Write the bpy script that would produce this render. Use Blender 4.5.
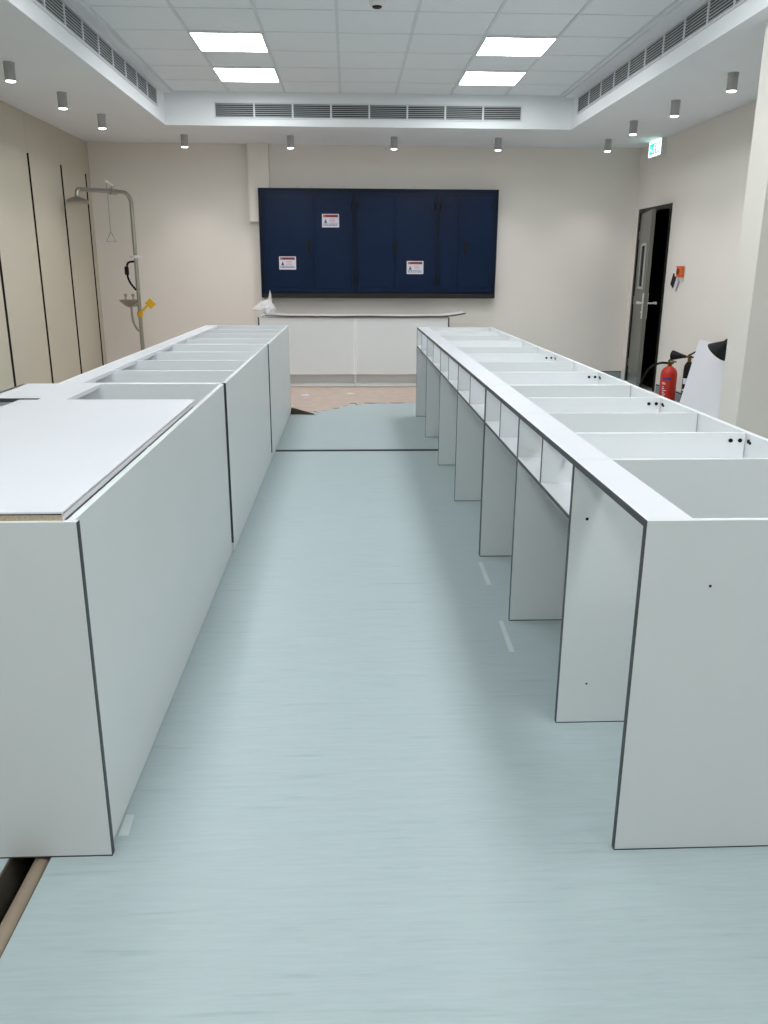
import bpy, bmesh, math, random
from mathutils import Vector, Matrix, noise

random.seed(7)
S = bpy.context.scene
C = S.collection
PI = math.pi
for o in list(bpy.data.objects):
    bpy.data.objects.remove(o)

# ------------------------------------------------------------------ camera, world, exposure
PITCH, YAW, ROLL, CAM_H, FPX = 0.2890, 0.0428, 0.0046, 1.4188, 815.8
cp, sp, cy, sy = math.cos(PITCH), math.sin(PITCH), math.cos(YAW), math.sin(YAW)
fw = Vector((sy*cp, cy*cp, -sp)); rt = Vector((cy, -sy, 0)); up = rt.cross(fw)
c_, s_ = math.cos(ROLL), math.sin(ROLL)
r2 = rt*c_ + up*s_; u2 = up*c_ - rt*s_
cd = bpy.data.cameras.new('camera')
cd.sensor_fit = 'VERTICAL'; cd.sensor_height = 36.0; cd.lens = FPX/1024*36.0
cd.clip_start = 0.05; cd.clip_end = 100
cam = bpy.data.objects.new('camera', cd); C.objects.link(cam)
cam.matrix_world = Matrix(((r2.x, u2.x, -fw.x, 0), (r2.y, u2.y, -fw.y, 0), (r2.z, u2.z, -fw.z, CAM_H), (0, 0, 0, 1)))
S.camera = cam

w = bpy.data.worlds.new('world'); S.world = w; w.use_nodes = True
w.node_tree.nodes['Background'].inputs[0].default_value = (0.8, 0.9, 1.0, 1)
w.node_tree.nodes['Background'].inputs[1].default_value = 0.02
S.view_settings.view_transform = 'Standard'; S.view_settings.look = 'None'
S.view_settings.gamma = 1.0; S.view_settings.use_curve_mapping = False
S.view_settings.exposure = 0.76
PANEL_E = 10.0        # ceiling panel radiance
PANEL_COL = (0.93, 0.99, 1.0)
SPOT_W = 14.0         # each downlight
SPOT_COL = (1.0, 0.94, 0.97)

# ------------------------------------------------------------------ materials
def lin(c):
    return tuple(((v/255)/12.92 if v/255 <= .04045 else ((v/255+.055)/1.055)**2.4) for v in c)

def mat(name, rgb, rough=.5, metal=0.0, spec=.5, var=.03, scale=6.0, stretch=(1, 1, 1), bump=0.0, coat=0.0):
    m = bpy.data.materials.new(name); m.use_nodes = True
    n = m.node_tree.nodes; l = m.node_tree.links; b = n['Principled BSDF']
    b.inputs['Roughness'].default_value = rough; b.inputs['Metallic'].default_value = metal
    b.inputs['Specular IOR Level'].default_value = spec
    if coat: b.inputs['Coat Weight'].default_value = coat
    c = lin(rgb)
    tc = n.new('ShaderNodeTexCoord'); mp = n.new('ShaderNodeMapping'); mp.inputs['Scale'].default_value = stretch
    nt = n.new('ShaderNodeTexNoise'); nt.inputs['Scale'].default_value = scale; nt.inputs['Detail'].default_value = 4
    cr = n.new('ShaderNodeValToRGB')
    cr.color_ramp.elements[0].position = .3; cr.color_ramp.elements[1].position = .7
    cr.color_ramp.elements[0].color = tuple(v*(1-var) for v in c)+(1,)
    cr.color_ramp.elements[1].color = tuple(min(1, v*(1+var)) for v in c)+(1,)
    l.new(tc.outputs['Object'], mp.inputs['Vector']); l.new(mp.outputs['Vector'], nt.inputs['Vector'])
    l.new(nt.outputs['Fac'], cr.inputs['Fac']); l.new(cr.outputs['Color'], b.inputs['Base Color'])
    if bump:
        bp = n.new('ShaderNodeBump'); bp.inputs['Strength'].default_value = bump; bp.inputs['Distance'].default_value = .002
        l.new(nt.outputs['Fac'], bp.inputs['Height']); l.new(bp.outputs['Normal'], b.inputs['Normal'])
    return m

def emat(name, rgb, strength):
    m = bpy.data.materials.new(name); m.use_nodes = True
    n = m.node_tree.nodes; l = m.node_tree.links
    n.remove(n['Principled BSDF']); e = n.new('ShaderNodeEmission')
    e.inputs[0].default_value = tuple(rgb)+(1,); e.inputs[1].default_value = strength
    l.new(e.outputs[0], n['Material Output'].inputs[0]); return m

M = {}
M['lam'] = mat('white_laminate', (236, 235, 241), .38, var=.012, scale=2)
M['lam_front'] = mat('white_laminate_front', (229, 231, 231), .42, var=.012, scale=2)
M['lam_lit'] = mat('white_laminate_lit', (245, 246, 248), .5, var=.008, scale=2)  # lightened to paint in the brightness inside the open carcasses
M['edge'] = mat('charcoal_edge_band', (62, 66, 66), .5, var=.06, scale=20)
M['edge_l'] = mat('pale_edge_band', (226, 222, 228), .5, var=.02)
M['ply'] = mat('raw_chipboard', (194, 176, 152), .85, var=.16, scale=160)
M['wall'] = mat('wall_paint', (236, 229, 221), .75, spec=.25, var=.012, scale=1.5, bump=.02)
M['wall_l'] = mat('beige_cladding', (204, 197, 180), .6, spec=.3, var=.02, scale=1.2)
M['gap'] = mat('dark_joint', (34, 32, 28), .8)
M['ceil'] = mat('bulkhead_paint', (238, 240, 242), .8, spec=.2, var=.01, scale=2)
M['tile'] = mat('ceiling_tile', (238, 242, 244), .9, spec=.1, var=.03, scale=90)
M['tbar'] = mat('ceiling_grid_bar', (222, 227, 229), .8, var=.03)
M['grille'] = mat('grille_paint', (222, 224, 228), .5)
M['slat'] = mat('grille_slat', (176, 180, 182), .5)
M['grille_d'] = mat('grille_dark', (52, 56, 56), .8)
M['alu'] = mat('grey_aluminium', (176, 176, 175), .5, metal=.0, var=.04)
M['steel'] = mat('brushed_steel', (176, 174, 166), .28, metal=1.0, var=.06, scale=12, stretch=(1, 1, 8))
M['blue'] = mat('navy_enamel', (2, 25, 56), .36, spec=.22, var=.06, scale=1.5)
M['blue_d'] = mat('navy_frame', (2, 20, 42), .4, spec=.2, var=.06, scale=1.5)
M['black'] = mat('black_plastic', (8, 8, 8), .6, spec=.3, var=.1)
M['red'] = mat('extinguisher_red', (198, 46, 30), .38, var=.04)
M['yellow'] = mat('yellow_enamel', (226, 176, 20), .45, var=.05)
M['chrome'] = mat('satin_chrome', (226, 224, 218), .35, metal=.5, var=.02)
M['brass'] = mat('brass_fitting', (120, 96, 52), .35, metal=1.0)
M['white'] = mat('white_plastic', (232, 232, 230), .5, var=.02)
M['paper'] = mat('sticker_white', (216, 214, 226), .6, var=.02)
M['sred'] = mat('sticker_red', (128, 42, 40), .6)
M['sdark'] = mat('sticker_dark', (70, 72, 92), .6)
M['sorange'] = mat('sticker_orange', (226, 132, 40), .6)
M['orange'] = mat('orange_plastic', (226, 104, 40), .5)
M['screed'] = mat('pinkish_screed', (196, 178, 167), .9, spec=.15, var=.07, scale=9, bump=.3)
M['pit'] = mat('trench_concrete', (92, 84, 72), .9, var=.25, scale=14, bump=.4)
M['pipe'] = mat('dusty_conduit', (156, 138, 120), .6, var=.12, scale=10)
M['doorframe'] = mat('dark_door_frame', (30, 29, 23), .5, var=.05)
M['door'] = mat('grey_door_laminate', (104, 104, 96), .45, var=.03)
M['glass_d'] = mat('dark_vision_glass', (14, 15, 14), .12, var=.05)
M['dark'] = mat('unlit_corridor_dark', (26, 27, 16), .8, var=.05)  # near-black colour stands in for the unlit corridor
M['skirt'] = mat('coved_skirting', (140, 152, 154), .5, var=.03)
M['scrap'] = mat('torn_vinyl_back_and_shade', (72, 66, 48), .85, var=.25, scale=30)  # scrap underside, also the painted shadow along the torn edge
M['tape'] = mat('pale_tape', (206, 215, 212), .35, var=.04)
M['bag'] = mat('white_polythene', (226, 224, 224), .4, var=.03)
M['diff'] = emat('led_diffuser', PANEL_COL, PANEL_E)
M['lens'] = emat('downlight_lens', (1.0, .98, .95), 6)
M['exit_w'] = emat('exit_white', (.80, 1.0, .96), 1.6)
M['exit_g'] = emat('exit_green', (.02, .42, .32), 1.3)

def vinyl_mat():
    m = bpy.data.materials.new('streaked_vinyl'); m.use_nodes = True
    n = m.node_tree.nodes; l = m.node_tree.links; b = n['Principled BSDF']
    b.inputs['Roughness'].default_value = .42; b.inputs['Specular IOR Level'].default_value = .35
    tc = n.new('ShaderNodeTexCoord')
    def streak(sc, stx, sty, det=5):
        mp = n.new('ShaderNodeMapping'); mp.inputs['Scale'].default_value = (stx, sty, 1)
        nt = n.new('ShaderNodeTexNoise'); nt.inputs['Scale'].default_value = sc; nt.inputs['Detail'].default_value = det
        nt.inputs['Roughness'].default_value = .6
        l.new(tc.outputs['Object'], mp.inputs['Vector']); l.new(mp.outputs['Vector'], nt.inputs['Vector']); return nt
    a = streak(9, .45, 7); d = streak(34, .35, 5); e = streak(1.1, 1, 1, 2)
    mx = n.new('ShaderNodeMath'); mx.operation = 'ADD'
    l.new(a.outputs['Fac'], mx.inputs[0]); l.new(d.outputs['Fac'], mx.inputs[1])
    m2 = n.new('ShaderNodeMath'); m2.operation = 'MULTIPLY_ADD'; m2.inputs[1].default_value = .30
    l.new(e.outputs['Fac'], m2.inputs[0]); l.new(mx.outputs[0], m2.inputs[2])
    cr = n.new('ShaderNodeValToRGB')
    cr.color_ramp.elements[0].position = .80/2; cr.color_ramp.elements[1].position = 1.0
    mr = n.new('ShaderNodeMapRange'); mr.inputs['From Min'].default_value = .7; mr.inputs['From Max'].default_value = 1.6
    l.new(m2.outputs[0], mr.inputs['Value']); l.new(mr.outputs[0], cr.inputs['Fac'])
    cr.color_ramp.elements[0].position = .15; cr.color_ramp.elements[1].position = .85
    cr.color_ramp.elements[0].color = lin((173, 186, 188))+(1,)
    cr.color_ramp.elements[1].color = lin((184, 196, 198))+(1,)
    sp_ = streak(2.6, 1.0, 14, 3); c2 = n.new('ShaderNodeValToRGB')
    c2.color_ramp.elements[0].position = .60; c2.color_ramp.elements[0].color = (1, 1, 1, 1)
    c2.color_ramp.elements[1].position = .76; c2.color_ramp.elements[1].color = (.84, .87, .87, 1)
    l.new(sp_.outputs['Fac'], c2.inputs['Fac'])
    mm = n.new('ShaderNodeMix'); mm.data_type = 'RGBA'; mm.blend_type = 'MULTIPLY'; mm.inputs['Factor'].default_value = 1
    l.new(cr.outputs['Color'], mm.inputs['A']); l.new(c2.outputs['Color'], mm.inputs['B'])
    l.new(mm.outputs['Result'], b.inputs['Base Color']); return m
M['vinyl'] = vinyl_mat()

# ------------------------------------------------------------------ mesh helpers
class MB:
    def __init__(s): s.bm = bmesh.new()
    def box(s, x0, x1, y0, y1, z0, z1, bev=0.0):
        if x0 > x1: x0, x1 = x1, x0
        if y0 > y1: y0, y1 = y1, y0
        if z0 > z1: z0, z1 = z1, z0
        b = bmesh.new()
        v = [b.verts.new(p) for p in ((x0,y0,z0),(x1,y0,z0),(x1,y1,z0),(x0,y1,z0),(x0,y0,z1),(x1,y0,z1),(x1,y1,z1),(x0,y1,z1))]
        for f in ((3,2,1,0),(4,5,6,7),(0,1,5,4),(1,2,6,5),(2,3,7,6),(3,0,4,7)): b.faces.new([v[i] for i in f])
        if bev: bmesh.ops.bevel(b, geom=list(b.edges), offset=bev, segments=2, affect='EDGES', profile=.7)
        s._merge(b); return s
    def _merge(s, b, mtx=None):
        if mtx: bmesh.ops.transform(b, matrix=mtx, verts=b.verts)
        me = bpy.data.meshes.new('tmp'); b.to_mesh(me); b.free(); s.bm.from_mesh(me); bpy.data.meshes.remove(me)
    def obox(s, ctr, size, rot=(0, 0, 0), bev=0.0):
        t = MB(); t.box(-size[0]/2, size[0]/2, -size[1]/2, size[1]/2, -size[2]/2, size[2]/2, bev)
        from mathutils import Euler
        s._merge(t.bm, Matrix.Translation(ctr) @ Euler(rot).to_matrix().to_4x4()); return s
    def lathe(s, prof, ctr=(0, 0, 0), axis=(0, 0, 1), seg=28, cap=True):
        b = bmesh.new(); rings = []
        for r, z in prof:
            rings.append([b.verts.new((max(r, 1e-5)*math.cos(2*PI*i/seg), max(r, 1e-5)*math.sin(2*PI*i/seg), z)) for i in range(seg)])
        for a, c in zip(rings, rings[1:]):
            for i in range(seg):
                b.faces.new((a[i], a[(i+1) % seg], c[(i+1) % seg], c[i]))
        if cap:
            b.faces.new(rings[0][::-1]); b.faces.new(rings[-1])
        q = Vector((0, 0, 1)).rotation_difference(Vector(axis).normalized())
        s._merge(b, Matrix.Translation(ctr) @ q.to_matrix().to_4x4()); return s
    def cyl(s, p0, p1, r, r1=None, seg=20):
        p0, p1 = Vector(p0), Vector(p1); d = p1-p0
        return s.lathe([(r, 0), (r if r1 is None else r1, d.length)], p0, d, seg)
    def tube(s, pts, r, seg=12, smooth=0):
        P = [Vector(p) for p in pts]
        for _ in range(smooth):
            Q = [P[0]]
            for a, b_ in zip(P, P[1:]): Q += [a*.75+b_*.25, a*.25+b_*.75]
            Q.append(P[-1]); P = Q
        b = bmesh.new(); rings = []; nrm = None
        for i, p in enumerate(P):
            t = (P[min(i+1, len(P)-1)]-P[max(i-1, 0)]).normalized()
            if nrm is None:
                nrm = t.orthogonal().normalized()
            nrm = (nrm - t*nrm.dot(t)).normalized(); bi = t.cross(nrm)
            rr = r(i/(len(P)-1)) if callable(r) else r
            rings.append([b.verts.new(p+nrm*rr*math.cos(2*PI*k/seg)+bi*rr*math.sin(2*PI*k/seg)) for k in range(seg)])
        for a, c in zip(rings, rings[1:]):
            for k in range(seg): b.faces.new((a[k], a[(k+1) % seg], c[(k+1) % seg], c[k]))
        b.faces.new(rings[0][::-1]); b.faces.new(rings[-1]); s._merge(b); return s
    def prism(s, poly, z0, z1):
        b = bmesh.new()
        lo = [b.verts.new((x, y, z0)) for x, y in poly]; hi = [b.verts.new((x, y, z1)) for x, y in poly]
        b.faces.new(lo[::-1]); b.faces.new(hi)
        for i in range(len(poly)):
            j = (i+1) % len(poly); b.faces.new((lo[i], lo[j], hi[j], hi[i]))
        bmesh.ops.recalc_face_normals(b, faces=b.faces); s._merge(b); return s
    def arc(s, cx, cy, r, z0, z1, a0, a1, n=10, th=.0015):
        b = bmesh.new(); rows = []
        for i in range(n+1):
            a = math.radians(a0+(a1-a0)*i/n)
            rows.append([b.verts.new((cx+q*math.cos(a), cy+q*math.sin(a), z)) for q, z in ((r, z0), (r+th, z0), (r+th, z1), (r, z1))])
        for a, c in zip(rows, rows[1:]):
            for k in range(4): b.faces.new((a[k], c[k], c[(k+1) % 4], a[(k+1) % 4]))
        b.faces.new(rows[0]); b.faces.new(rows[-1][::-1])
        bmesh.ops.recalc_face_normals(b, faces=b.faces); s._merge(b); return s
    def build(s, name, m, parent=None, smooth=False):
        me = bpy.data.meshes.new(name); s.bm.to_mesh(me); s.bm.free()
        me.materials.append(m); o = bpy.data.objects.new(name, me); C.objects.link(o)
        if smooth:
            for p in me.polygons: p.use_smooth = True
            bm = bmesh.new(); bm.from_mesh(me)
            for e in bm.edges:
                if len(e.link_faces) == 2 and e.calc_face_angle(0) > math.radians(38): e.smooth = False
            bm.to_mesh(me); bm.free()
        if parent:
            o.parent = parent
            if root_loc.get(top(parent).name): me.transform(Matrix.Translation(-Vector(root_loc[top(parent).name])))
        return o

root_loc = {}
def top(o):
    while o.parent: o = o.parent
    return o
def thing(name, label, cat, loc, group=None):
    """Empty at the thing's base; parts are modelled in world coordinates and shifted under it"""
    o = bpy.data.objects.new(name, None); C.objects.link(o); o.empty_display_size = .1
    o.location = loc; root_loc[o.name] = tuple(loc)
    o['label'] = label; o['category'] = cat
    if group: o['group'] = group
    return o
def tag(o, label, cat, group=None):
    o['label'] = label; o['category'] = cat
    if group: o['group'] = group
    return o
def struct(o): o['kind'] = 'structure'; return o
def centre(o):
    """move a single mesh's origin to its base"""
    bb = [Vector(c) for c in o.bound_box]
    x = sum(b.x for b in bb)/8; y = sum(b.y for b in bb)/8; z = min(b.z for b in bb)
    o.data.transform(Matrix.Translation((-x, -y, -z))); o.location = (x, y, z); return o
def B(*a, **k): return MB().box(*a, **k)
def copy_tree(o, parent=None):
    c = o.copy(); C.objects.link(c)
    if parent: c.parent = parent
    for ch in list(o.children): copy_tree(ch, c)
    return c

# ------------------------------------------------------------------ room shell
XL, XR, YB, YN = -3.22, 3.72, 11.10, -3.4      # left, right, back, behind the camera
ZB, ZC = 2.91, 3.243                            # bulkhead underside, tile ceiling
CX0, CX1, CY1, CY0 = -1.97, 2.47, 9.76, -2.6    # coffer
# floor: screed slab with a service trench, vinyl sheet over it
TX0, TX1, TY1 = -0.862, -0.757, 4.0
f = MB(); f.box(XL-.1, TX0, YN-.1, YB+.1, -.25, -.004); f.box(TX1, XR+.1, YN-.1, YB+.1, -.25, -.004)
f.box(TX0, TX1, TY1, YB+.1, -.25, -.004)
struct(f.build('floor', M['screed']))
t = MB(); t.box(TX0, TX1, YN-.1, TY1, -.25, -.13); t.box(TX0, TX0+.004, YN, TY1, -.13, -.004); t.box(TX1-.004, TX1, YN, TY1, -.13, -.004)
struct(t.build('trim_1', M['pit']))
SEAM0, SEAM1 = 6.505, 6.585
v = MB(); v.box(TX1, XR, YN, SEAM0, -.004, 0); v.box(XL, TX0, YN, SEAM0, -.004, 0); v.box(TX0, TX1, TY1, SEAM0, -.004, 0)
torn = [(-.44, 8.33), (-.375, 8.42), (-.32, 8.38), (-.29, 8.50), (-.21, 8.53), (-.185, 8.62), (-.12, 8.64), (-.09, 8.78), (-.03, 8.80), (.0, 8.93),
        (.05, 8.97), (.08, 8.86), (.13, 8.90), (.15, 8.99), (.25, 8.96), (.33, 9.0), (.41, 8.93), (.44, 8.98), (.56, 8.97), (.64, 9.04), (.80, 9.02)]
poly = [(XL, SEAM1), (XR, SEAM1), (XR, YB), (1.5, YB), (1.5, 9.1)] + torn[::-1] + [(-.62, 8.25), (XL, 8.2)]
v.prism(poly, -.004, 0)
struct(v.build('floor_vinyl', M['vinyl']))
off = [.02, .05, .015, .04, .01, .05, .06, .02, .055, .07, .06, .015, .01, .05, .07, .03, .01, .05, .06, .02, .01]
torn_shade = MB(); torn_shade.prism([(x+.01, y+o_) for (x, y), o_ in zip(torn, off)]+[(.8, 8.9), (-.3, 8.3)], -.004, -.002)  # irregular dark rim of vinyl back, painting the shadow under the torn edge
struct(torn_shade.build('torn_edge_shade', M['scrap']))
struct(B(XL, XR, SEAM0, SEAM1, -.004, -.0025).build('trim_2', M['gap']))

# walls
struct(B(XL, XR+.12, YB, YB+.12, 0, 3.4).build('wall_back', M['wall']))
DY0, DY1, DH = 9.83, 10.93, 2.165               # doorway in the right wall
wr = MB(); wr.box(XR, XR+.12, YN, DY0, 0, 3.4); wr.box(XR, XR+.12, DY1, YB+.12, 0, 3.4); wr.box(XR, XR+.12, DY0, DY1, DH, 3.4)
struct(wr.build('wall_right', M['wall']))
struct(B(XL-.12, XR+.12, YN-.12, YN, 0, 3.4).build('wall_front', M['wall']))
# left wall: clad in tall panels with open joints up to 2.53 m
struct(B(XL-.14, XL-.03, YN, YB+.12, 0, 3.4).build('wall_left', M['gap']))
edges = [YN, .02, 1.02, 2.02, 3.02, 4.03, 5.03, 6.03, 7.03, 8.03, 9.04, 10.03, 10.93, YB]
cl = MB()
for a, b in zip(edges, edges[1:]):
    cl.box(XL-.03, XL, a+.028, b-(.028 if b < YB else 0), 0.0, 2.53, bev=.002); cl.box(XL-.03, XL-.001, a+.002, b-.002, 2.53, 3.0, bev=.001)
struct(cl.build('wall_left_cladding', M['wall_l']))
jt = MB()
for e in edges[1:-1]: jt.box(XL-.03, XL-.001, e+.022, e+.0285, 0, 2.53)
struct(jt.build('trim_6', M['gap']))
# pilaster on back wall (wider above the ledge)
pl = MB(); pl.box(-1.245, -.985, 11.0, YB, 1.99, ZB); pl.box(-1.20, -.985, 11.05, YB, 0, 1.99)
struct(pl.build('wall_pilaster', M['wall']))
# column on the right, nearer than the door wall
struct(B(2.60, XR, 5.335, 5.615, 0, ZB, bev=.004).build('wall_column', M['wall']))
# bulkhead ceiling, coffer sides, tile ceiling
cb = MB()
cb.box(XL-.1, CX0, YN, YB, ZB, 3.4); cb.box(CX1, XR+.1, YN, YB, ZB, 3.4); cb.box(CX0, CX1, CY1, YB, ZB, 3.4); cb.box(CX0, CX1, YN, CY0, ZB, 3.4)
struct(cb.build('ceiling_bulkhead', M['ceil']))
struct(B(CX0, CX1, CY0, CY1, ZC+.004, 3.4).build('ceiling', M['tile']))
GX0, GY0 = -1.2757, 7.4155
lines_x = [GX0+.6*i for i in range(-1, 7)]
rows = [GY0+.6*j for j in range(-16, 4)]
g = MB()
for x in lines_x: g.box(x-.012, x+.012, CY0, CY1, ZC-.004, ZC+.004)
for y in rows: g.box(lines_x[0], lines_x[-1], y-.006, y+.006, ZC+.001, ZC+.004)
struct(g.build('trim_3', M['tbar']))
m_ = MB()                                         # stepped plaster margin round the tiles
m_.box(CX0, lines_x[0]-.012, CY0, CY1, ZC-.018, ZC+.004); m_.box(lines_x[-1]+.045, CX1, CY0, CY1, ZC-.018, ZC+.004)
struct(m_.build('trim_4', M['ceil']))
# coved skirting with a dark line on top
for nm, a in (('baseboard_right', (XR-.012, XR, 5.6, DY0-.06)), ('baseboard_back', (1.9, XR-.012, YB-.012, YB))):
    o = struct(B(a[0], a[1], a[2], a[3], 0, .092, bev=.003).build(nm, M['skirt']))
    struct(B(a[0]-.001, a[1], a[2]-.001, a[3], .092, .10).build('trim_5', M['gap']))
# corridor beyond the door, its lack of light put into near-black walls
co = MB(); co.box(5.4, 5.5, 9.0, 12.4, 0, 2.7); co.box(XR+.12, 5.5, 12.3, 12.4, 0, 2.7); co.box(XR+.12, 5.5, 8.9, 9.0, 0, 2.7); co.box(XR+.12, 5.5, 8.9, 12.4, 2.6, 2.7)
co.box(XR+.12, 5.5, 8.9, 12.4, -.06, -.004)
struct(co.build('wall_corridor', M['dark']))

# ------------------------------------------------------------------ ceiling lights
GP = 'square LED panels in the tile ceiling'
def led(ix, j, label):
    x0 = GX0+.6*ix; y0 = GY0+.6*j
    r = thing('led_panel', label, 'ceiling light', (x0+.3, y0+.3, ZC-.012), GP)
    fr = MB()
    fr.box(x0+.004, x0+.016, y0+.004, y0+.596, ZC-.012, ZC+.003); fr.box(x0+.584, x0+.596, y0+.004, y0+.596, ZC-.012, ZC+.003)
    fr.box(x0+.016, x0+.584, y0+.004, y0+.016, ZC-.012, ZC+.003); fr.box(x0+.016, x0+.584, y0+.584, y0+.596, ZC-.012, ZC+.003)
    fr.build('frame', M['white'], r)
    B(x0+.016, x0+.584, y0+.016, y0+.584, ZC-.009, ZC+.002).build('diffuser', M['diff'], r)
led(0, 0, 'lit square ceiling panel, left side, nearer of the left pair'); led(0, 2, 'lit square ceiling panel, left side, farther of the left pair')
led(4, 0, 'lit square ceiling panel, right side, nearer of the right pair'); led(4, 2, 'lit square ceiling panel, right side, farther of the right pair')
k = 0
for j in (-4, -6, -10, -12, -15):
    for ix, sd in ((0, 'left'), (4, 'right')):
        led(ix, j, 'lit square ceiling panel of the %s column, %s pair overhead outside the view' % (sd, ('first', 'second', 'third', 'fourth', 'fifth')[(-4, -6, -10, -12, -15).index(j)]))

GD = 'cylinder downlights under the bulkhead'
def downlight(x, y, label):
    r = thing('cylinder_downlight', label, 'downlight', (x, y, ZB-.14), GD)
    MB().lathe([(.032, -.118), (.038, -.13), (.040, -.128), (.040, -.012), (.042, -.012), (.042, 0)], (x, y, ZB), cap=False).build('housing', M['alu'], r, True)
    MB().lathe([(.028, -.136), (.0355, -.1325), (.0355, -.125)], (x, y, ZB)).build('lens', M['lens'], r)
    ld = bpy.data.lights.new('downlight_beam', 'SPOT'); ld.energy = SPOT_W; ld.color = SPOT_COL
    ld.spot_size = math.radians(105); ld.spot_blend = .9; ld.shadow_soft_size = .03
    lo = bpy.data.objects.new('downlight_beam', ld); C.objects.link(lo); lo.parent = r; lo.location = (0, 0, -.02)
ordn = ('nearest', 'second', 'third')
for i, y in enumerate((7.0, 8.1, 9.17)):
    downlight((-2.56, -2.53, -2.49)[i], y, 'grey cylinder downlight, %s of the three along the left wall' % ordn[i])
    downlight((3.03, 3.0, 2.975)[i], y, 'grey cylinder downlight, %s of the three along the right wall' % ordn[i])
for i, x in enumerate((-1.9, -.67, .545, 1.78, 3.095)):
    downlight(x, 10.43, 'grey cylinder downlight, %s from the left of the five along the back wall' % ('first', 'second', 'third', 'fourth', 'fifth')[i])

# ------------------------------------------------------------------ air grilles
def grille(label, axis, pos, a0, n, step, z0, z1, sgn):
    """linear grille on a coffer face; axis 'y' lies on an X=pos face, 'x' on a Y=pos face; sgn = outward direction"""
    a1 = a0+n*step
    def bx(mb, u0, u1, d0, d1, zz0, zz1):
        if axis == 'y': mb.box(pos+sgn*d0, pos+sgn*d1, u0, u1, zz0, zz1)
        else: mb.box(u0, u1, pos+sgn*d0, pos+sgn*d1, zz0, zz1)
    lc = (pos, (a0+a1)/2, z0) if axis == 'y' else ((a0+a1)/2, pos, z0)
    r = thing('air_grille', label, 'air vent', lc, 'linear air grilles in the ceiling recess')
    bk = MB(); bx(bk, a0, a1, 0, .002, z0, z1); bk.build('backing', M['grille_d'], r)
    fr = MB(); bx(fr, a0-.014, a1+.014, 0, .012, z1, z1+.014); bx(fr, a0-.014, a1+.014, 0, .012, z0-.014, z0)
    bx(fr, a0-.014, a0, 0, .012, z0, z1); bx(fr, a1, a1+.014, 0, .012, z0, z1)
    for i in range(1, n): bx(fr, a0+i*step-.009, a0+i*step+.009, .0, .012, z0, z1)
    fr.build('frame', M['grille'], r)
    sl = MB(); ns = 7
    for i in range(ns):
        z = z0+(z1-z0)*(i+.5)/ns; bx(sl, a0, a1, .002, .009, z-.003, z+.003)
    sl.build('slats', M['slat'], r); return r
grille('long slatted air grille on the left side of the ceiling recess', 'y', CX0, 5.29, 10, .407, 3.035, 3.185, 1)
grille('long slatted air grille on the right side of the ceiling recess', 'y', CX1, 5.38, 10, .412, 3.035, 3.180, -1)
grille('long slatted air grille across the back of the ceiling recess', 'x', CY1, -1.425, 8, .4155, 2.995, 3.130, -1)

d = thing('smoke_detector', 'small round smoke detector on the tile ceiling', 'smoke detector', (.215, 6.56, ZC-.05))
MB().lathe([(.02, -.042), (.045, -.036), (.056, -.016), (.056, 0)], (.215, 6.56, ZC)).build('housing', M['white'], d, True)
MB().lathe([(.012, -.05), (.03, -.047), (.036, -.038), (.034, -.036)], (.215, 6.56, ZC)).build('sensor', M['gap'], d, True)

# ------------------------------------------------------------------ right bench row
H = .88; T = .018; SZ = .705
RX0, RX1 = .665, 1.378
def rbench(name, label, ys, open_first, dbl):
    """ys: panel centre lines; every bay after an open first one has a shelf and a divider"""
    r = thing(name, label, 'cabinet', ((RX0+RX1)/2, (ys[0]+ys[-1])/2, 0), 'open-topped bench carcasses on the right')
    def panel(nm, y0, z0, x1=RX1-.004):
        p = B(RX0+.0015, x1, y0, y0+T, z0, H, bev=.0008).build(nm, M['lam_front'], r)
        B(RX0, RX0+.0016, y0, y0+T, z0, H).box(RX0, x1, y0-.0005, y0+T, 0, .0035).build('edge_band', M['edge'], p); return p  # edge band, plus a dark foot strip painted as the shadow gap
    n = len(ys)
    for i, y in enumerate(ys):
        panel('side_panel', y, 0)
    for i in range(n-1):
        a, b = ys[i]+T, ys[i+1]
        rl = B(RX0+.0015, RX0+.112, a+.0006, b-.0006, H-T, H, bev=.0006).build('top_rail', M['lam'], r)
        B(RX0, RX0+.0016, a, b, H-T, H).build('edge_band', M['edge'], rl)
        if not (open_first and i == 0):
            sh = B(RX0+.0015, RX1-.002, a, b, SZ-T, SZ).build('shelf', M['lam_lit'], r)
            B(RX0, RX0+.0016, a, b, SZ-T+.003, SZ-.003).build('edge_band', M['edge'], sh)
            ym = (a+b)/2-T/2
            dv = B(RX0+.0015, RX1-.004, ym, ym+T, SZ, H-T, bev=.0006)
            dv.box(RX0+.113, RX1-.004, ym, ym+T, H-T, H)
            dv = dv.build('divider', M['lam_lit'], r)
            B(RX0, RX0+.0016, ym+.003, ym+T-.003, SZ, H-T).build('edge_band', M['edge'], dv)
            if ym > 5.7: continue
            cm = MB()
            for dx in (.055, .022): cm.cyl((RX1-dx, ym+.002, H-.026), (RX1-dx, ym-.004, H-.026), .007)
            cm.cyl((RX1+.002, ym-.022, H-.026), (RX1-.004, ym-.022, H-.026), .007); cm.cyl((RX1+.002, ym-.034, H-.03), (RX1-.004, ym-.034, H-.03), .005)
            cm.build('cam_lock', M['black'], r)
    B(RX1, RX1+.02, ys[0], ys[-1]+T, 0, H, bev=.0008).build('back_panel', M['lam_lit'], r)
    return r
ya = [1.725, 2.335, 3.145, 3.955-.006]
ua = rbench('bench_cabinet', 'right-hand white bench carcass nearest the camera, open knee bay at its front end', ya, True, True)
for x, y, z, q in ((.829, ya[0], .721, .0035), (.716, ya[1], .697, .005), (.756, ya[1], .141, .0035)):
    MB().cyl((x, y-.0006, z), (x, y+.002, z), q).build('screw_hole', M['black'], ua)
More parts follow.
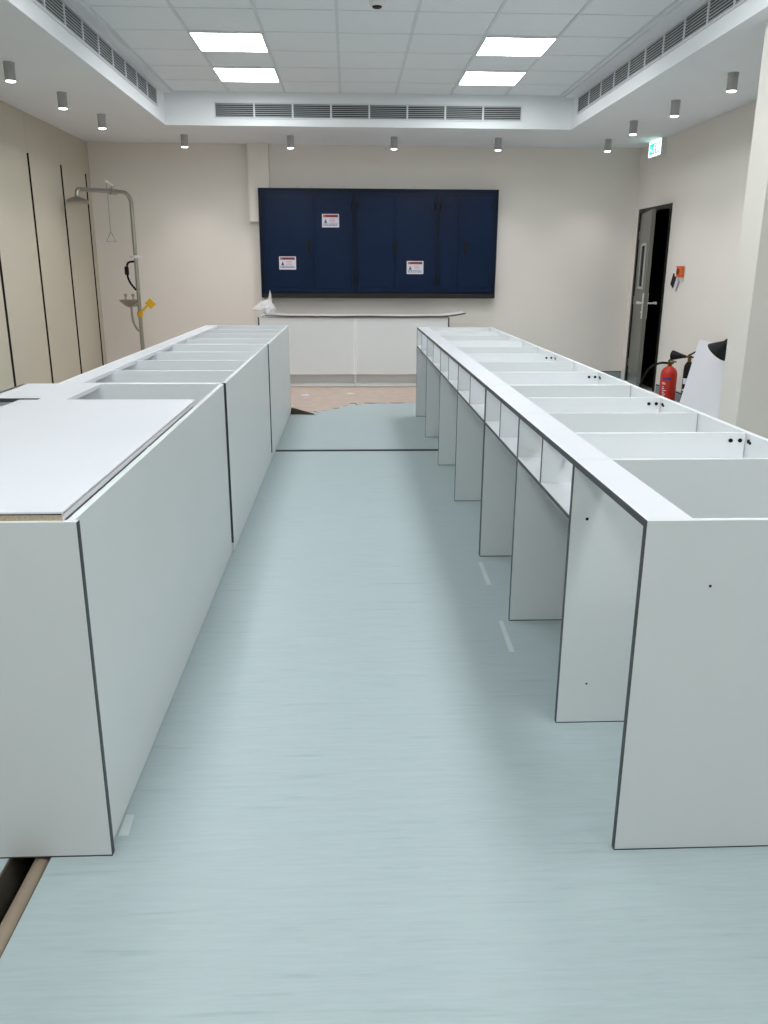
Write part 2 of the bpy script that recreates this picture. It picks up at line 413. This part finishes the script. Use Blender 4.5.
rbench('bench_cabinet', 'long right-hand white bench carcass at the far end of the row', [3.969, 5.0, 6.0, 7.075, 8.13], False, True)

# ------------------------------------------------------------------ left bench row
LXF = -.605
GL = 'open-topped bench carcasses on the left'
# nearest unit, deeper than the others
u1 = thing('bench_cabinet', 'left-hand white bench carcass nearest the camera under the loose board', 'cabinet', (-1.1, 2.9, 0), GL)
LB = -1.56
ep = B(LB, LXF-.0015, 1.75, 1.75+T, 0, H, bev=.0008).build('end_panel', M['lam_front'], u1)
B(LXF-.0016, LXF, 1.75, 1.75+T, 0, H-.001).box(LB, LXF-.0016, 1.7495, 1.75+T, 0, .0035).build('edge_band', M['edge'], ep)  # its low strip along the foot is a painted shadow gap
B(LXF-.012-T, LXF-.012, 1.75+T+.003, 4.040, .004, H-.002, bev=.0008).build('front_panel', M['lam_front'], u1)
B(LB-T, LB, 1.75, 4.045, 0, H).build('back_panel', M['lam_lit'], u1)
for y in (2.55, 3.36): B(LB, LXF-.013-T, y, y+T, 0, H-.003).build('divider', M['lam_lit'], u1)
B(LB, LXF-.013-T, 4.026, 4.044, 0, H, bev=.0006).build('side_panel', M['lam_lit'], u1)
tr = B(LB-T, -1.21, 3.575, 4.026, H-T, H, bev=.0006).build('top_rail', M['lam'], u1)
B(LB-T, -1.33, 3.5735, 3.575, H-T, H-.001).build('edge_band', M['edge'], tr)
B(-1.33, -1.21, 3.38, 3.574, H-T, H).build('top_rail', M['lam'], u1)
B(LB, LXF-.013-T, 1.77, 4.026, .06, .078).build('bottom_panel', M['lam_lit'], u1)
def lunit(label, y0, y1, n, face, band):
    r = thing('bench_cabinet', label, 'cabinet', (-1.0, (y0+y1)/2, 0), GL)
    fp = B(face-T, face, y0+.010, y1, .004, H, bev=.0008).build('front_panel', M['lam_front'], r)
    B(face-T, face+.0003, y0+.0085, y0+.0103, .05, H-.001).build('edge_band', M['edge'], fp)
    bx = -1.42
    B(bx, bx+T, y0, y1, 0, H).build('back_panel', M['lam_lit'], r)
    for i in range(n+1):
        y = y0+.002+(y1-T-y0-.004)*i/n
        B(bx+T, face-T-.001, y, y+T, 0, H-(.0 if i in (0, n) else .004), bev=.0006).build('side_panel' if i in (0, n) else 'divider', M['lam_lit'], r)
    B(bx+T+.0005, -1.305, y0+T+.002, y1-T-.002, H-T, H+.0005, bev=.0006).build('top_rail', M['lam'], r)
    B(bx+T, face-T-.001, y0+T, y1-T, .06, .078).build('bottom_panel', M['lam_lit'], r)
    return r
lunit('left-hand white bench carcass in the middle of the row', 4.05, 6.225, 4, LXF-.004, 1)
lunit('left-hand white bench carcass at the far end by the torn vinyl', 6.23, 8.35, 4, LXF+.002, 1)
# loose board on the near unit
bd = thing('worktop_board', 'loose white-faced board lying on the near left bench', 'board', (-1.0, 2.58, H), None)
b0 = (-1.355, -.640, 1.762, 3.40)
B(b0[0], b0[1], b0[2], b0[3], H, H+.0128).build('core', M['ply'], bd)
B(b0[1], b0[1]+.0012, b0[2], b0[3], H, H+.0128).build('edge_band', M['edge_l'], bd)
B(b0[0], b0[1]-.002, b0[2]+.001, b0[3], H+.0128, H+.0155).build('backer', M['gap'], bd)
B(b0[0], b0[1]+.0014, b0[2], b0[3], H+.0155, H+.0200, bev=.0008).build('laminate_sheet', M['lam'], bd)

# ------------------------------------------------------------------ far cabinets
fx0, fxm, fx1, fy = -1.12, .075, 1.245, 10.34
def far_cab(x0, x1, label):
    r = thing('base_cabinet', label, 'cabinet', ((x0+x1)/2, 10.7, 0), 'white base cabinets under the blue panel')
    B(x0+T, x1-T, fy, fy+T, .15, .845, bev=.001).build('front_panel', M['lam_front'], r)
    for a, outer in ((x0, x0 == fx0), (x1-T, x1 == fx1)):
        p = B(a, a+T, fy+.0, YB-.06, .0 if False else .15, .845 if not outer else .85, bev=.0008).build('side_panel', M['lam_lit'], r)
        if outer: B(a, a+T, fy-.002, fy, .15, .85).build('edge_band', M['edge'], p)
    B(x0+T, x1-T, YB-.08, YB-.06, .15, .845).build('back_panel', M['lam_lit'], r)
    B(x0+T, x1-T, fy+T, YB-.08, .15, .168).build('bottom_panel', M['lam_lit'], r)
    B(x0+T, x1-T, fy+T, fy+.12, .827, .845).build('top_rail', M['lam_lit'], r)
    pn = MB()
    pn.box(x0, x0+T, fy+.02, YB-.1, 0, .15); pn.box(x1-T, x1, fy+.02, YB-.1, 0, .15); pn.box(x0+T, x1-T, fy+.09, fy+.105, 0, .15)
    pn.build('plinth', M['lam_front'], r)
    B(x0+.002, x1-.002, fy-.005, fy+.012, 0, .032, bev=.002).build('plinth_rail', M['white'], r)
    return r
far_cab(fx0, fxm-.001, 'left white base cabinet below the blue panel'); far_cab(fxm+.001, fx1, 'right white base cabinet below the blue panel')
# thin loose worktop, curling up at its right end
bm = MB(); N = 40
def zt(t): return .0035*math.sin(t*PI*3)**2 + .045*max(0, (t-.86)/.14)**1.6 + .012*max(0, (.12-t)/.12)
tmp = bmesh.new(); ra = []
for i in range(N+1):
    t_ = i/N; x = -1.03+t_*2.47; z = .8505+zt(t_)
    ra.append([tmp.verts.new((x, y, zz)) for y, zz in ((10.31, z), (YB-.40, z), (YB-.40, z+.019), (10.31, z+.019))])
for a, b in zip(ra, ra[1:]):
    for q in range(4): tmp.faces.new((a[q], b[q], b[(q+1) % 4], a[(q+1) % 4]))
tmp.faces.new(ra[0]); tmp.faces.new(ra[-1][::-1]); bmesh.ops.recalc_face_normals(tmp, faces=tmp.faces)
bm._merge(tmp)
ws = thing('worktop_sheet', 'thin bowed worktop sheet lying loose on the far base cabinets', 'worktop', (.1, 10.7, .85))
bm.build('sheet', M['lam'], ws)
eb = MB(); tmp = bmesh.new(); ra = []
for i in range(N+1):
    t_ = i/N; x = -1.03+t_*2.47; z = .8505+zt(t_)
    ra.append([tmp.verts.new((x, y, zz)) for y, zz in ((10.3085, z), (10.31, z), (10.31, z+.0175), (10.3085, z+.0175))])
for a, b in zip(ra, ra[1:]):
    for q in range(4): tmp.faces.new((a[q], b[q], b[(q+1) % 4], a[(q+1) % 4]))
tmp.faces.new(ra[0]); tmp.faces.new(ra[-1][::-1]); bmesh.ops.recalc_face_normals(tmp, faces=tmp.faces)
eb._merge(tmp); eb.build('edge_band', mat('brown_board_edge', (92, 76, 62), .8, var=.1, scale=40), ws)
# crumpled polythene at the left corner
tmp = bmesh.new(); bmesh.ops.create_icosphere(tmp, subdivisions=4, radius=1)
for vv in tmp.verts:
    p = vv.co.copy(); nz = noise.noise(p*2.3)*.38+noise.noise(p*5.1+Vector((3, 1, 2)))*.2
    k_ = 1+nz; tw = max(0, p.z)
    vv.co = Vector((p.x*k_*.085*(1-.8*tw**.6)+.035*tw, p.y*k_*.07*(1-.75*tw**.7), .085*(p.z*k_)+.11*tw**2.5))
    if p.x < -.55 and abs(p.z-.1) < .5: vv.co.x -= .10*(-p.x-.55)/.45
    vv.co += Vector((-1.0, 10.42, .96))
    vv.co.z = max(vv.co.z, .8835)
pb = MB(); pb._merge(tmp)
tag(centre(pb.build('plastic_bag', M['bag'], None, True)), 'crumpled white plastic bag on the left corner of the far cabinets', 'bag')

# ------------------------------------------------------------------ blue electrical panel
ep = thing('electrical_panel', 'wide navy blue metal electrical panel mounted on the back wall', 'electrical panel', (.39, 11.0, 1.065))
ex0, ex1, ez0, ez1, eyf = -1.126, 1.905, 1.062, 2.39, 10.96
bd_ = MB(); bd_.box(ex0, ex1, eyf, YB, ez0, ez1, bev=.006)
bd_.build('enclosure', M['blue_d'], ep)
B(ex0+.02, ex1-.02, eyf-.012, eyf+.01, ez0-.002, ez0+.055, bev=.004).build('base_channel', M['gap'], ep)
xs = [(-1.076, -.439), (-.435, .053), (.105, .586), (.590, 1.112), (1.156, 1.407), (1.411, 1.848)]
for i, (a, b) in enumerate(xs):
    dr = MB(); dr.box(a, b, eyf-.014, eyf, ez0+.075, ez1-.045, bev=.004)
    fl = .035
    dr.box(a+fl, b-fl, eyf-.020, eyf-.013, ez0+.13, ez1-.10, bev=.004)
    dr = dr.build('door', M['blue'], ep)
    for z in (ez0+.22, ez1-.2):
        xx = a+.012 if i % 2 == 0 else b-.012
        MB().cyl((xx, eyf-.018, z-.04), (xx, eyf-.018, z+.04), .009).build('hinge', M['black'], dr)
for x, z in ((-.505, 1.715), (.60, 1.69), (1.50, 1.71)):
    h = MB(); h.box(x-.022, x+.022, eyf-.030, eyf-.012, z-.065, z+.065, bev=.006); h.box(x-.012, x+.012, eyf-.055, eyf-.028, z-.10, z+.03, bev=.005)
    h.cyl((x, eyf-.028, z+.035), (x, eyf-.05, z+.035), .016); h.build('handle', M['black'], ep)
for x, z in ((-.779, 1.492), (-.224, 2.006), (.854, 1.444)):
    y = eyf-.0215
    s = B(x-.107, x+.107, y-.0012, y+.002, z-.08, z+.08).build('warning_label', M['paper'], ep)
    B(x-.094, x+.094, y-.0022, y-.001, z+.040, z+.070).build('header', M['sred'], s)
    gl = MB(); gl.box(x-.088, x-.068, y-.003, y-.002, z+.046, z+.064); gl.build('symbol', M['sorange'], s)
    tx = MB(); y2 = y-.0022
    tri = bmesh.new(); ps = [(x-.082, z-.028), (x-.042, z-.028), (x-.062, z+.022)]
    va = [tri.verts.new((px, y2, pz)) for px, pz in ps]; vb = [tri.verts.new((px, y-.001, pz)) for px, pz in ps]
    tri.faces.new(va); tri.faces.new(vb[::-1])
    for q in range(3): tri.faces.new((va[q], va[(q+1) % 3], vb[(q+1) % 3], vb[q]))
    bmesh.ops.recalc_face_normals(tri, faces=tri.faces); tx._merge(tri)
    for row, (zz, xa, xb) in enumerate(((-.040, -.092, .092), (-.056, -.092, .092))):
        q = x+xa
        while q < x+xb-.01:
            wd = random.uniform(.008, .02); tx.box(q, min(q+wd, x+xb), y2, y-.001, z+zz-.0045, z+zz+.0045); q += wd+.005
    tx.build('text', M['sdark'], s)
    t2 = MB()
    for zz in (.02, .002, -.016): t2.box(x-.015, x+.06-abs(zz)*.3, y2, y-.001, z+zz-.004, z+zz+.003)
    t2.build('text', mat('sticker_pink', (196, 150, 150), .6), s)
for x in (-.64, -.47, -.055, .83, 1.48):
    lg = MB(); lg.box(x-.025, x+.025, 11.0, 11.03, ez1, ez1+.018, bev=.003); lg.cyl((x, 11.0, ez1+.022), (x, 11.03, ez1+.022), .016)
    lg.build('mounting_lug', M['edge_l'], ep, True)

# ------------------------------------------------------------------ emergency shower
sh = thing('emergency_shower', 'stainless emergency shower with eyewash bowl behind the left bench', 'emergency shower', (-2.61, 10.6, 0))
px, py, pz = -2.61, 10.6, 2.285
hx, hy = -3.02, 9.86
MB().lathe([(.09, 0), (.09, .012), (.03, .016), (.03, .05), (.022, .052)], (px, py, 0)).build('base_flange', M['steel'], sh, True)
P = [(px, py, .03), (px, py, 2.0)]
dx, dy = (hx-px), (hy-py); L = math.hypot(dx, dy); ux, uy = dx/L, dy/L
for a in range(0, 91, 10):
    A = math.radians(a); P.append((px+ux*.13*(1-math.cos(A)), py+uy*.13*(1-math.cos(A)), pz-.13+.13*math.sin(A)))
P += [(px+ux*(L-.05), py+uy*(L-.05), pz-.02)]
for a in range(15, 91, 15):
    A = math.radians(a); P.append((px+ux*(L-.05+.05*math.sin(A)), py+uy*(L-.05+.05*math.sin(A)), pz-.02-.05+.05*math.cos(A)))
P.append((hx, hy, pz-.09))
MB().tube(P, .024, 16).build('pipe', M['steel'], sh, True)
MB().lathe([(.128, -.028), (.130, -.022), (.115, .005), (.07, .03), (.026, .045), (.026, .06)], (hx, hy, pz-.145)).build('shower_head', M['steel'], sh, True)
vx, vy = px+ux*L*.34, py+uy*L*.34
vb_ = MB(); vb_.cyl((px+ux*(L*.28), py+uy*(L*.28), pz-.006), (px+ux*(L*.41), py+uy*(L*.41), pz-.01), .034)
vb_.cyl((vx, vy, pz+.0), (vx, vy, pz+.06), .018); vb_.build('valve', M['steel'], sh, True)
lx, ly = px+ux*L*.45, py+uy*L*.45
lv = MB(); lv.tube([(vx, vy, pz+.055), (px+ux*L*.40, py+uy*L*.40, pz+.075), (lx, ly, pz+.10), (px+ux*L*.49, py+uy*L*.49, pz+.085)], .014, 10); lv.build('valve_lever', M['white'], sh, True)
rod = MB(); rod.cyl((lx, ly, pz+.09), (lx, ly, 1.82), .0045, seg=8)
a_ = .055
rod.tube([(lx, ly, 1.83), (lx-a_, ly, 1.72), (lx+a_, ly, 1.72), (lx, ly, 1.83)], .006, 8); rod.build('pull_rod', M['steel'], sh, True)
B(lx-.05, lx+.05, ly-.004, ly+.004, 1.722, 1.765).build('pull_plate', M['edge_l'], sh)
MB().lathe([(.03, 0), (.068, .006), (.068, .028), (.03, .034)], (px, py, 1.535)).build('collar', M['white'], sh, True)
ho = MB(); ho.tube([(px-.02, py-.02, 1.50), (px-.10, py-.02, 1.49), (px-.115, py-.02, 1.40), (px-.105, py-.02, 1.27), (px-.02, py-.02, 1.16)], .013, 10, 2)
ho.lathe([(.02, 0), (.026, .01), (.026, .09), (.018, .10)], (px-.115, py-.02, 1.34)); ho.build('hand_spray', M['black'], sh, True)
bx, by, bz = px-.11, py-.04, 1.03
MB().lathe([(.02, -.075), (.05, -.06), (.105, -.012), (.125, .012), (.122, .015), (.10, -.004), (.045, -.05), (.0, -.055)], (bx, by, bz), cap=False).build('eyewash_bowl', M['steel'], sh, True)
ar = MB(); ar.cyl((px, py, bz-.05), (bx, by, bz-.055), .018)
for s_x in (-.04, .05): ar.cyl((bx+s_x, by, bz-.05), (bx+s_x, by, bz+.06), .009); ar.lathe([(.009, 0), (.02, .01), (.02, .035), (.004, .042)], (bx+s_x, by, bz+.05))
ar.build('eyewash_nozzle', M['steel'], sh, True)
dr = MB(); dr.tube([(bx+.02, by, bz-.07), (bx+.02, by, .80), (bx+.06, by, .70), (px-.02, py-.01, .66), (px, py, .67)], .015, 10, 2); dr.build('drain_pipe', M['steel'], sh, True)
yl = MB(); yl.cyl((px+.0, py-.03, .875), (px+.12, py-.05, .985), .014); yl.lathe([(.035, -.03), (.035, .03)], (px, py-.0, .87))
yl.obox((px+.15, py-.055, 1.0), (.09, .012, .10), (0, -.75, 0), .004); yl.build('push_handle', M['yellow'], sh, True)

# ------------------------------------------------------------------ door
dz = struct(MB().box(XR-.012, XR+.125, DY0, DY0+.05, 0, DH).box(XR-.012, XR+.125, DY1-.05, DY1, 0, DH).box(XR-.012, XR+.125, DY0+.05, DY1-.05, DH-.05, DH).build('door_1', M['doorframe']))
AJ = math.radians(12)
lf = thing('door_leaf', 'grey door leaf with vision panel standing ajar in the dark frame', 'door', (XR-.005, DY1-.055, .008))
def leafbox(mb, u0, u1, t0, t1, z0, z1, bev=0.0):   # u from hinge, t across thickness (towards the room)
    q = MB(); q.box(-t1, -t0, -u1, -u0, z0, z1, bev)
    mb._merge(q.bm, Matrix.Translation((XR+.05, DY1-.055, 0)) @ Matrix.Rotation(-AJ, 4, 'Z')); return mb
LW = .975
q = MB(); leafbox(q, 0, .33, 0, .044, .008, 2.105); leafbox(q, .70, LW, 0, .044, .008, 2.105); leafbox(q, .33, .70, 0, .044, .008, 1.22); leafbox(q, .33, .70, 0, .044, 1.72, 2.105)
q.build('panel', M['door'], lf)
q = MB(); leafbox(q, .33, .70, .018, .026, 1.22, 1.72); q.build('vision_glass', M['glass_d'], lf)
q = MB()
for u0, u1, z0, z1 in ((.31, .34, 1.20, 1.74), (.69, .76, 1.20, 1.74), (.34, .69, 1.20, 1.23), (.34, .69, 1.71, 1.74)): leafbox(q, u0, u1, .040, .052, z0, z1, .002)
q.build('glazing_bead', M['alu'], lf)
q = MB(); leafbox(q, .02, LW-.02, .044, .0455, .02, .16); q.build('kick_plate', M['steel'], lf)
q = MB(); leafbox(q, .88, .94, .044, .054, .86, 1.16, .003); q2 = q
leafbox(q, .905, .925, .05, .095, 1.035, 1.055, .004); leafbox(q, .74, .925, .085, .105, 1.03, 1.06, .004)
leafbox(q, .905, .925, .05, .07, .93, .945)
leafbox(q, .89, .93, -.01, 0, .86, 1.16, .003); leafbox(q, .905, .925, -.10, 0, 1.035, 1.055, .004); leafbox(q, .76, .925, -.115, -.095, 1.03, 1.06, .004)
q.build('lever_handle', M['chrome'], lf)
q = MB()
for z in (.25, 1.05, 1.85): leafbox(q, -.012, .03, .038, .05, z-.05, z+.05, .002)
q.build('hinge', M['steel'], lf)

# exit sign
es = thing('exit_sign', 'small lit green exit sign on the wall near the door', 'exit sign', (3.69, 10.41, 2.73))
B(3.66, XR, 10.21, 10.61, 2.725, ZB, bev=.004).build('housing', M['white'], es)
B(3.652, 3.66, 10.22, 10.60, 2.732, ZB-.01).build('face', M['exit_w'], es)
pg = MB(); xg0, xg1 = 3.6505, 3.652
pg.box(xg0, xg1, 10.245, 10.575, 2.755, 2.875); pg.build('green_field', M['exit_g'], es)
wm = MB(); a, b = 3.649, 3.6504
wm.box(a, b, 10.27, 10.34, 2.77, 2.865)                                             # doorway
def yz(pts, th):
    for (y0, z0), (y1, z1) in zip(pts, pts[1:]):
        dyy, dzz = y1-y0, z1-z0; l_ = math.hypot(dyy, dzz)
        wm.obox(((a+b)/2, (y0+y1)/2, (z0+z1)/2), (b-a, l_+th*.5, th), (math.atan2(dzz, dyy), 0, 0))
wm.cyl((a, 10.398, 2.853), (b, 10.398, 2.853), .012)
yz([(10.405, 2.838), (10.425, 2.80)], .02); yz([(10.425, 2.80), (10.395, 2.785), (10.395, 2.762)], .011); yz([(10.425, 2.80), (10.45, 2.782), (10.475, 2.78)], .011)
yz([(10.405, 2.835), (10.375, 2.815)], .009); yz([(10.41, 2.835), (10.44, 2.825)], .009)
yz([(10.56, 2.815), (10.50, 2.815)], .014); yz([(10.525, 2.84), (10.50, 2.815), (10.525, 2.79)], .012)
wm.build('pictogram', M['exit_w'], es)

# call point with tag beside the door
cpn = thing('call_point', 'orange and white call point on the wall beside the door', 'call point', (3.70, 9.4, 1.31))
B(XR-.012, XR, 9.27, 9.50, 1.31, 1.47, bev=.003).build('back_plate', M['white'], cpn)
oc = B(XR-.052, XR-.012, 9.26, 9.41, 1.35, 1.47, bev=.006).build('housing', M['orange'], cpn)
MB().lathe([(.035, 0), (.035, .008), (.02, .012)], (XR-.052, 9.335, 1.41), (-1, 0, 0)).build('button', M['sred'], oc, True)
B(XR-.057, XR-.05, 9.385, 9.405, 1.36, 1.46).build('lift_flap', M['white'], oc)
tg = MB(); tg.obox((XR-.02, 9.53, 1.31), (.004, .10, .14), (.5, 0, 0)); tg.build('hanging_tag', M['black'], cpn)
tg = MB(); tg.obox((XR-.016, 9.46, 1.28), (.003, .10, .13), (.6, 0, 0)); tg.build('hanging_tag', M['paper'], cpn)

# ------------------------------------------------------------------ extinguishers
fe = thing('fire_extinguisher', 'red fire extinguisher with black hose on the floor by the door', 'fire extinguisher', (3.505, 8.88, 0))
x, y = 3.505, 8.88
MB().lathe([(.078, 0), (.086, .006), (.088, .02), (.088, .33), (.082, .365), (.062, .395), (.034, .412), (.026, .42)], (x, y, 0), seg=36).build('cylinder', M['red'], fe, True)
va = MB(); va.cyl((x, y, .415), (x, y, .465), .022); va.cyl((x-.035, y-.01, .452), (x+.04, y+.01, .452), .014); va.build('valve', M['brass'], fe, True)
hd = MB(); hd.tube([(x-.02, y, .465), (x-.0, y-.03, .485), (x+.03, y-.09, .47)], .008, 8, 1); hd.tube([(x-.02, y, .475), (x, y-.03, .505), (x+.02, y-.08, .515)], .008, 8, 1); hd.build('squeeze_handle', M['brass'], fe, True)
hs = MB(); hs.tube([(x-.03, y-.01, .452), (x-.10, y+.02, .455), (x-.19, y+.08, .40), (x-.24, y+.12, .28), (x-.27, y+.14, .16), (x-.275, y+.14, .03)], .0125, 10, 2); hs.build('hose', M['black'], fe, True)
a0 = 180
lb = MB(); lb.arc(x, y, .0882, .275, .30, 205, 270); lb.build('label_band', mat('label_blue', (70, 62, 130), .5), fe, True)
lb = MB()
for i, (z, s0, s1) in enumerate(((.245, 208, 226), (.232, 206, 232), (.20, 212, 222), (.18, 208, 224), (.16, 212, 238), (.14, 210, 226), (.12, 214, 236), (.10, 208, 230))): lb.arc(x, y, .0882, z-.004, z+.004, s0, s1, 6)
lb.build('label_text', M['paper'], fe, True)

ce = thing('carbon_dioxide_extinguisher', 'slim black extinguisher with discharge horn between red one and leaning sheet', 'fire extinguisher', (3.578, 8.55, 0))
x, y = 3.578, 8.55
MB().lathe([(.044, 0), (.048, .006), (.048, .42), (.042, .465), (.028, .49), (.02, .50)], (x, y, 0), seg=32).build('cylinder', M['black'], ce, True)
va = MB(); va.cyl((x, y, .495), (x, y, .565), .018); va.cyl((x-.04, y+.02, .552), (x+.02, y-.01, .552), .012); va.build('valve', M['brass'], ce, True)
hd = MB(); hd.tube([(x-.01, y+.01, .565), (x+.01, y-.04, .59), (x+.02, y-.08, .61)], .009, 8, 1); hd.tube([(x, y, .555), (x+.015, y-.05, .55), (x+.02, y-.08, .55)], .008, 8, 1); hd.build('squeeze_handle', M['black'], ce, True)
MB().lathe([(.014, 0), (.018, .03), (.045, .13), (.052, .16), (.044, .165), (.01, .13)], (x-.03, y+.015, .552), (-.62, .78, .02)).build('discharge_horn', M['black'], ce, True)
lb = MB(); lb.arc(x, y, .0482, .27, .33, 190, 260); lb.arc(x, y, .0482, .20, .215, 190, 240); lb.build('label_band', M['paper'], ce, True)

# ------------------------------------------------------------------ leaning sheet and black shade
xs0, xs1 = 3.455, 3.615                     # foot and top of the far end; the near end touches the wall
ls = MB(); hh = .735; ln = math.hypot(xs1-xs0, hh); an = math.atan2(xs1-xs0, hh); yw = math.atan2(.095, 1.2)
ls.obox((0, 0, 0), (.012, 1.2, ln), (0, an, 0), .001)
bmesh.ops.transform(ls.bm, matrix=Matrix.Translation(((xs0+xs1)/2+.0475, 8.43-.6, hh/2+.002)) @ Matrix.Rotation(yw, 4, 'Z'), verts=ls.bm.verts)
tag(centre(ls.build('laminate_sheet', M['lam'])), 'white laminate sheet leaning on the right wall behind the column', 'board')
cn = MB(); cn.lathe([(.108, 0), (.113, .004), (.111, .012), (.06, .085), (.032, .125), (.03, .15), (.018, .165)], (3.50, 7.75, .672), (.45, -.45, .75), seg=32)
cs = cn.build('cone_shade', M['black'], None, True)
tag(centre(cs), 'black cone-shaped shade at the top of the leaning white sheet', 'shade')

# ------------------------------------------------------------------ floor bits
pp = MB(); pp.cyl((-.785, YN+.05, -.03), (-.785, 3.9, -.03), .024)
tag(centre(pp.build('conduit_pipe', M['pipe'], None, True)), 'dusty brown conduit pipe lying in the open floor trench', 'pipe')
tmp = bmesh.new(); g_ = 10; vs = {}
for i in range(g_+1):
    for j in range(5):
        t_ = i/g_; s_v = j/4
        vs[i, j] = tmp.verts.new((-.60+.24*t_, 8.26-.02*t_+s_v*.17*(1-.75*t_), .001+.045*(1-t_)*math.sin(s_v*PI*.6)+.004))
for i in range(g_):
    for j in range(4): tmp.faces.new((vs[i, j], vs[i+1, j], vs[i+1, j+1], vs[i, j+1]))
bmesh.ops.solidify(tmp, geom=tmp.faces[:], thickness=.003)
fl_ = MB(); fl_._merge(tmp)
tag(centre(fl_.build('vinyl_scrap', M['scrap'], None, True)), 'dark curled scrap of torn vinyl at the far left bench end', 'scrap')
def strip(label, x0, y0, x1, y1, wd):
    d_ = Vector((x1-x0, y1-y0, 0)); n_ = Vector((-d_.y, d_.x, 0)).normalized()*wd/2
    p = MB(); p.prism([(x0+n_.x, y0+n_.y), (x0-n_.x, y0-n_.y), (x1-n_.x*.7, y1-n_.y*.7), (x1+n_.x, y1+n_.y)], 0.0002, .0012)
    tag(centre(p.build('tape_strip', M['tape'])), label, 'tape', 'bits of tape on the vinyl floor')
strip('pale tape bit on the floor beside the right bench, nearer one', .621, 2.853, .631, 3.143, .02)
strip('pale tape bit on the floor beside the right bench, farther one', .648, 3.552, .655, 3.86, .022)
strip('pale tape bit on the floor at the near left bench corner', -.598, 1.825, -.600, 1.91, .026)
for i, (x, y, lab) in enumerate(((-.52, 9.62, 'white scrap on the screed near the far left bench end'), (.02, 9.72, 'white scrap on the screed in front of the far cabinets'))):
    tmp = bmesh.new(); bmesh.ops.create_icosphere(tmp, subdivisions=2, radius=1)
    for vv in tmp.verts:
        p = vv.co*(1+.4*noise.noise(vv.co*2+Vector((i*5, 0, 0)))); vv.co = Vector((x+p.x*.05, y+p.y*.03, -.004+max(0, p.z*.014)))
    p = MB(); p._merge(tmp); tag(centre(p.build('paper_scrap', M['paper'])), lab, 'scrap', 'white scraps on the screed')
